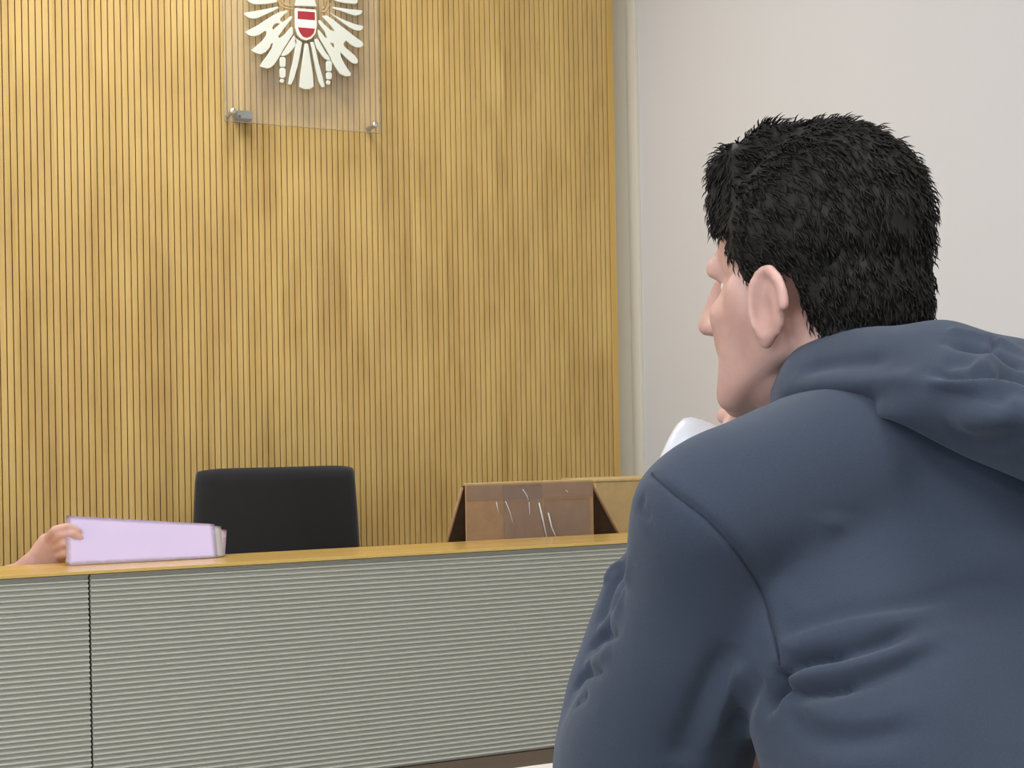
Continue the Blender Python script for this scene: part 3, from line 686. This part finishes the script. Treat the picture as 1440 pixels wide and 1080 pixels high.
    FO = [
        ([(919, 668), (955, 700), (985, 722), (1020, 757), (1045, 790), (1070, 830), (1082, 870), (1092, 910), (1097, 944)], 2.4, -2.6),
        ([(935, 662), (970, 690), (1000, 715), (1035, 750), (1060, 785), (1084, 825)], 7, 1.2),
        ([(1072, 1000), (1085, 970), (1098, 945)], 7, -13), ([(1096, 948), (1127, 929), (1189, 917), (1242, 902), (1300, 880)], 6, -10), ([(1096, 960), (1140, 950), (1200, 938), (1260, 920), (1330, 890)], 8, 6),
        ([(1092, 966), (1136, 974), (1194, 964), (1261, 940), (1340, 905)], 7, -9),
        ([(1094, 925), (1117, 900), (1189, 880), (1261, 868), (1360, 840)], 9, 5), ([(1096, 905), (1122, 884), (1195, 862), (1290, 845), (1400, 820)], 8, -5.5),
        ([(1078, 860), (1127, 815), (1165, 752), (1175, 715)], 15, 3.5),
        ([(1108, 850), (1150, 800), (1185, 740)], 14, -2.5),
        ([(1102, 984), (1146, 1032), (1213, 1040), (1300, 1020)], 9, -5), ([(1110, 975), (1160, 1005), (1230, 1008), (1320, 980)], 12, 4),
        ([(1093, 952), (1110, 940), (1140, 926), (1185, 918)], 3, -6), ([(1092, 968), (1120, 974), (1160, 972), (1200, 962)], 3, -5), ([(1090, 940), (1096, 955), (1088, 975), (1076, 998)], 4, -8),
        ([(1150, 1078), (1200, 1075), (1300, 1065)], 12, 3),
        ([(1052, 925), (1030, 960), (1011, 993), (987, 1070)], 8, 8.0), ([(1035, 900), (1000, 960), (965, 1040), (955, 1080)], 12, -7), ([(1072, 945), (1050, 985), (1030, 1040)], 9, -7),
        ([(1260, 780), (1330, 800), (1440, 790)], 18, 2.5), ([(1240, 830), (1320, 850), (1440, 835)], 18, -2.5),
        ([(884, 800), (864, 819), (851, 850), (846, 880)], 5, -6), ([(872, 889), (845, 898), (827, 916)], 4.5, -6), ([(850, 941), (824, 949), (806, 972)], 4.5, -6), ([(825, 978), (808, 990)], 4, -4),
        ([(880, 850), (858, 875), (840, 895)], 7, 4), ([(862, 915), (838, 928), (822, 945)], 7, 4), ([(880, 792), (862, 800), (850, 825)], 5, 4),
        ([(886, 780), (880, 830), (872, 860)], 6, 3), ([(905, 700), (900, 715), (915, 730)], 4, -3),
    ]
    folds(me2, FO)
    hood = link('hooded_sweatshirt', me2, M_HOOD, body, True)
    bv = BVHTree.FromPolygons([v.co[:] for v in me2.vertices], [tuple(p.vertices) for p in me2.polygons])
    pts = []
    for (x, y) in catmull([(917, 665), (921, 670), (955, 700), (985, 722), (1020, 757), (1045, 790), (1070, 830), (1082, 870), (1092, 910), (1096, 935)], 8):
        h = bv.ray_cast(CAM, ray(x, y).normalized())
        if h[0] is not None: pts.append(h[0])
    bm = bmesh.new(); tube(bm, pts, .0009, 6); obj('armhole_seam', bm, M_SEAM, hood, True)
    # hood lying on the back
    G = [  # columns round the neck: inner lip -> crest -> swell -> outer edge -> tucked under
        [(1120, 575, 1.24), (1098, 540, 1.21), (1086, 556, 1.175), (1088, 584, 1.14), (1100, 600, 1.16), (1104, 590, 1.18)],
        [(1140, 540, 1.22), (1124, 486, 1.20), (1112, 505, 1.145), (1108, 560, 1.115), (1130, 604, 1.16), (1132, 590, 1.17)],
        [(1190, 520, 1.19), (1180, 466, 1.17), (1174, 478, 1.11), (1175, 545, 1.075), (1195, 602, 1.12), (1195, 590, 1.14)],
        [(1260, 510, 1.17), (1258, 460, 1.14), (1256, 470, 1.065), (1248, 545, 1.035), (1242, 586, 1.034), (1238, 570, 1.07)],
        [(1325, 500, 1.16), (1330, 450, 1.12), (1334, 458, 1.045), (1330, 545, .985), (1325, 620, 1.018), (1322, 604, 1.05)],
        [(1395, 510, 1.16), (1400, 466, 1.12), (1408, 478, 1.035), (1415, 580, .95), (1435, 670, 1.010), (1430, 652, 1.05)],
        [(1460, 520, 1.18), (1475, 488, 1.14), (1490, 500, 1.06), (1510, 610, .94), (1540, 720, 1.014), (1535, 704, 1.055)],
        [(1500, 560, 1.22), (1540, 520, 1.2), (1570, 535, 1.13), (1600, 610, 1.02), (1625, 700, 1.06), (1615, 684, 1.10)],
        [(1510, 600, 1.27), (1560, 560, 1.25), (1610, 570, 1.21), (1650, 605, 1.14), (1650, 660, 1.12), (1640, 646, 1.17)],
    ]
    cols = [catmull([np.array(P(*g)[:]) for g in c], 10) for c in G]; rows = [catmull([c[j] for c in cols], 12) for j in range(len(cols[0]))]
    bm = bmesh.new(); vs = [[bm.verts.new(p) for p in r] for r in rows]
    for A, C in zip(vs, vs[1:]):
        for k in range(len(A) - 1): bm.faces.new((A[k], A[k + 1], C[k + 1], C[k]))
    bmesh.ops.recalc_face_normals(bm, faces=bm.faces)
    bmesh.ops.subdivide_edges(bm, edges=bm.edges[:], cuts=1, use_grid_fill=True, smooth=0)
    hme = bpy.data.meshes.new('hood'); bm.to_mesh(hme); bm.free(); hme.update()
    fl = sum((p.normal.dot(CAM - p.center) > 0) for p in hme.polygons)
    if fl < len(hme.polygons) / 2: hme.flip_normals()
    cloth_noise(hme, .006, 8, 11)
    folds(hme, [([(1328, 482), (1370, 490), (1395, 499), (1420, 507), (1450, 520)], 4.5, -12), ([(1326, 466), (1370, 474), (1450, 498)], 8, 5),
                ([(1394, 468), (1397, 484), (1393, 500)], 2.2, -3.5), ([(1386, 470), (1389, 486), (1386, 498)], 3, 1.5), ([(1402, 472), (1405, 488), (1402, 502)], 3, 1.5),
                ([(1295, 534), (1350, 537), (1400, 539), (1455, 550)], 5, 6), ([(1300, 524), (1350, 527), (1400, 529), (1455, 538)], 4.8, -9),
                ([(1405, 518), (1425, 526), (1455, 530)], 9, -14), ([(1370, 522), (1388, 510), (1402, 505)], 8, 6), ([(1320, 512), (1350, 508), (1375, 514)], 8, -5),
                ([(1300, 552), (1370, 560), (1430, 566)], 10, -6), ([(1330, 596), (1400, 590), (1455, 560)], 12, 6), ([(1330, 612), (1400, 616), (1455, 600)], 12, -4),
                ([(1120, 520), (1180, 510), (1260, 505)], 8, -5), ([(1110, 545), (1180, 540), (1260, 535), (1300, 531)], 8, 5), ([(1130, 575), (1190, 570), (1245, 560)], 7, -5)])
    ho = link('hood', hme, M_HOOD, hood, True)
    su = ho.modifiers.new('u', 'SUBSURF'); su.levels = su.render_levels = 1
    so = ho.modifiers.new('s', 'SOLIDIFY'); so.thickness = .006; so.offset = -1
    # cuff of the left sleeve
    bm = bmesh.new(); a, b = FOREARM[-1][0], FOREARM[-2][0]; dr = (a - b).normalized()
    lathe(bm, [(.030, .0), (.0375, .0), (.039, .012), (.038, .03), (.036, .045), (.029, .045)], a - dr * .012, dr, 32); obj('cuff', bm, M_HOOD, hood, True)
    # trousers and shoes
    bm = bmesh.new()
    for s in (1, -1): hp, k_, an = kn[s]; chain(bm, [(hp, .1), (k_, .072), (an, .056)], 3)
    hull(bm, [(hipc, .112), (kn[1][0], .102), (kn[-1][0], .102)])
    link('trousers', melt(bm, .008, 8), M_TROUSER, body, True)
    for s in (1, -1):
        an = kn[s][2]; bm = bmesh.new(); hull(bm, [(an - UP * .045 - BF * .02, .044), (an - UP * .055 + BF * .17, .034)]); hull(bm, [(an - UP * .04, .046), (an + UP * .0, .05)])
        mm = melt(bm, .005, 5)
        for v in mm.vertices: v.co.z = max(v.co.z, .002)
        link('shoe', mm, M_PLASTIC, body, True)
    # --- the cup in his left hand
    base = P(942, 640, 1.40); mouth = P(1040, 640, 1.37)
    ax = (P(1010, 652, 1.375) - P(946, 622, 1.385)).normalized()
    t = thing('cup', "white cup held up in front of the hooded man's shoulder", 'cup')
    bm = bmesh.new(); lathe(bm, [(.001, 0), (.024, 0), (.031, .003), (.035, .009), (.037, .02), (.0385, .085), (.0395, .092), (.038, .093), (.036, .085), (.034, .012), (.001, .008)], P(955, 634, 1.385) - ax * .012, ax, 48); obj('body', bm, M_CUP, t, True)
    # --- the chair he sits on
    cc = hipc.copy(); cc.z = 0; ang = math.atan2(BF.y, BF.x) - math.pi / 2
    c = thing('visitor_chair', 'visitor chair under the man in the hoodie', 'chair'); c.location = cc; c.rotation_euler.z = ang
    bm = bmesh.new(); box(bm, -.22, .22, -.2, .24, .345, .39, bev=.015); obj('seat', bm, M_CHAIR, c, True)
    bm = bmesh.new(); box(bm, -.21, .21, -.27, -.245, .48, .70, bev=.01); obj('backrest', bm, M_CHAIR, c, True)
    for x in (-.2, .2):
        bm = bmesh.new(); tube(bm, [(x, .2, .001), (x, .2, .345)], .012); obj('leg', bm, M_STEEL, c, True)
        bm = bmesh.new(); tube(bm, [(x, -.24, .001), (x, -.225, .38), (x, -.25, .66)], .012); obj('leg', bm, M_STEEL, c, True)
man()

# ------------------------------------------------------------------ light: ceiling lamps and daylight through the window
def area(name, loc, rot, sx, sy, e, c):
    l = bpy.data.lights.new(name, 'AREA'); l.shape = 'RECTANGLE'; l.size = sx; l.size_y = sy; l.energy = e; l.color = c
    o = bpy.data.objects.new(name, l); COL.objects.link(o); o.location = loc; o.rotation_euler = rot; return o
M_DIFF = emit('lamp diffuser', (1, .99, .98), 6)
for x in (-2.1, -.6, .85):
    for y in (-1.8, -.1, 2.9):
        t = thing('ceiling_lamp', 'flat square ceiling lamp of the courtroom', 'ceiling lamp', 'ceiling lamps'); t.location = (x, y, ZC)
        bm = bmesh.new(); box(bm, -.32, .32, -.32, .32, -.04, -.001, bev=.004); obj('housing', bm, M_TABLE, t)
        bm = bmesh.new(); box(bm, -.29, .29, -.29, .29, -.048, -.0405); obj('diffuser', bm, M_DIFF, t)
        area('lamp_light', (x, y, ZC - .06), (0, 0, 0), .58, .58, 20, (1, .992, .985))
area('window_daylight', (XL + .02, -.6, 1.75), (0, -math.pi / 2, 0), 1.5, 3.4, 85, (.74, .86, 1))
w = bpy.data.worlds.new('world'); SC.world = w; w.use_nodes = True
w.node_tree.nodes['Background'].inputs[0].default_value = (.75, .85, 1, 1); w.node_tree.nodes['Background'].inputs[1].default_value = 1.0
SC.view_settings.view_transform = 'Standard'; SC.view_settings.look = 'None'; SC.view_settings.gamma = 1; SC.view_settings.use_curve_mapping = False
SC.view_settings.exposure = -.29
SC.cycles.use_denoising = True; SC.cycles.max_bounces = 8; SC.cycles.caustics_reflective = False; SC.cycles.caustics_refractive = False
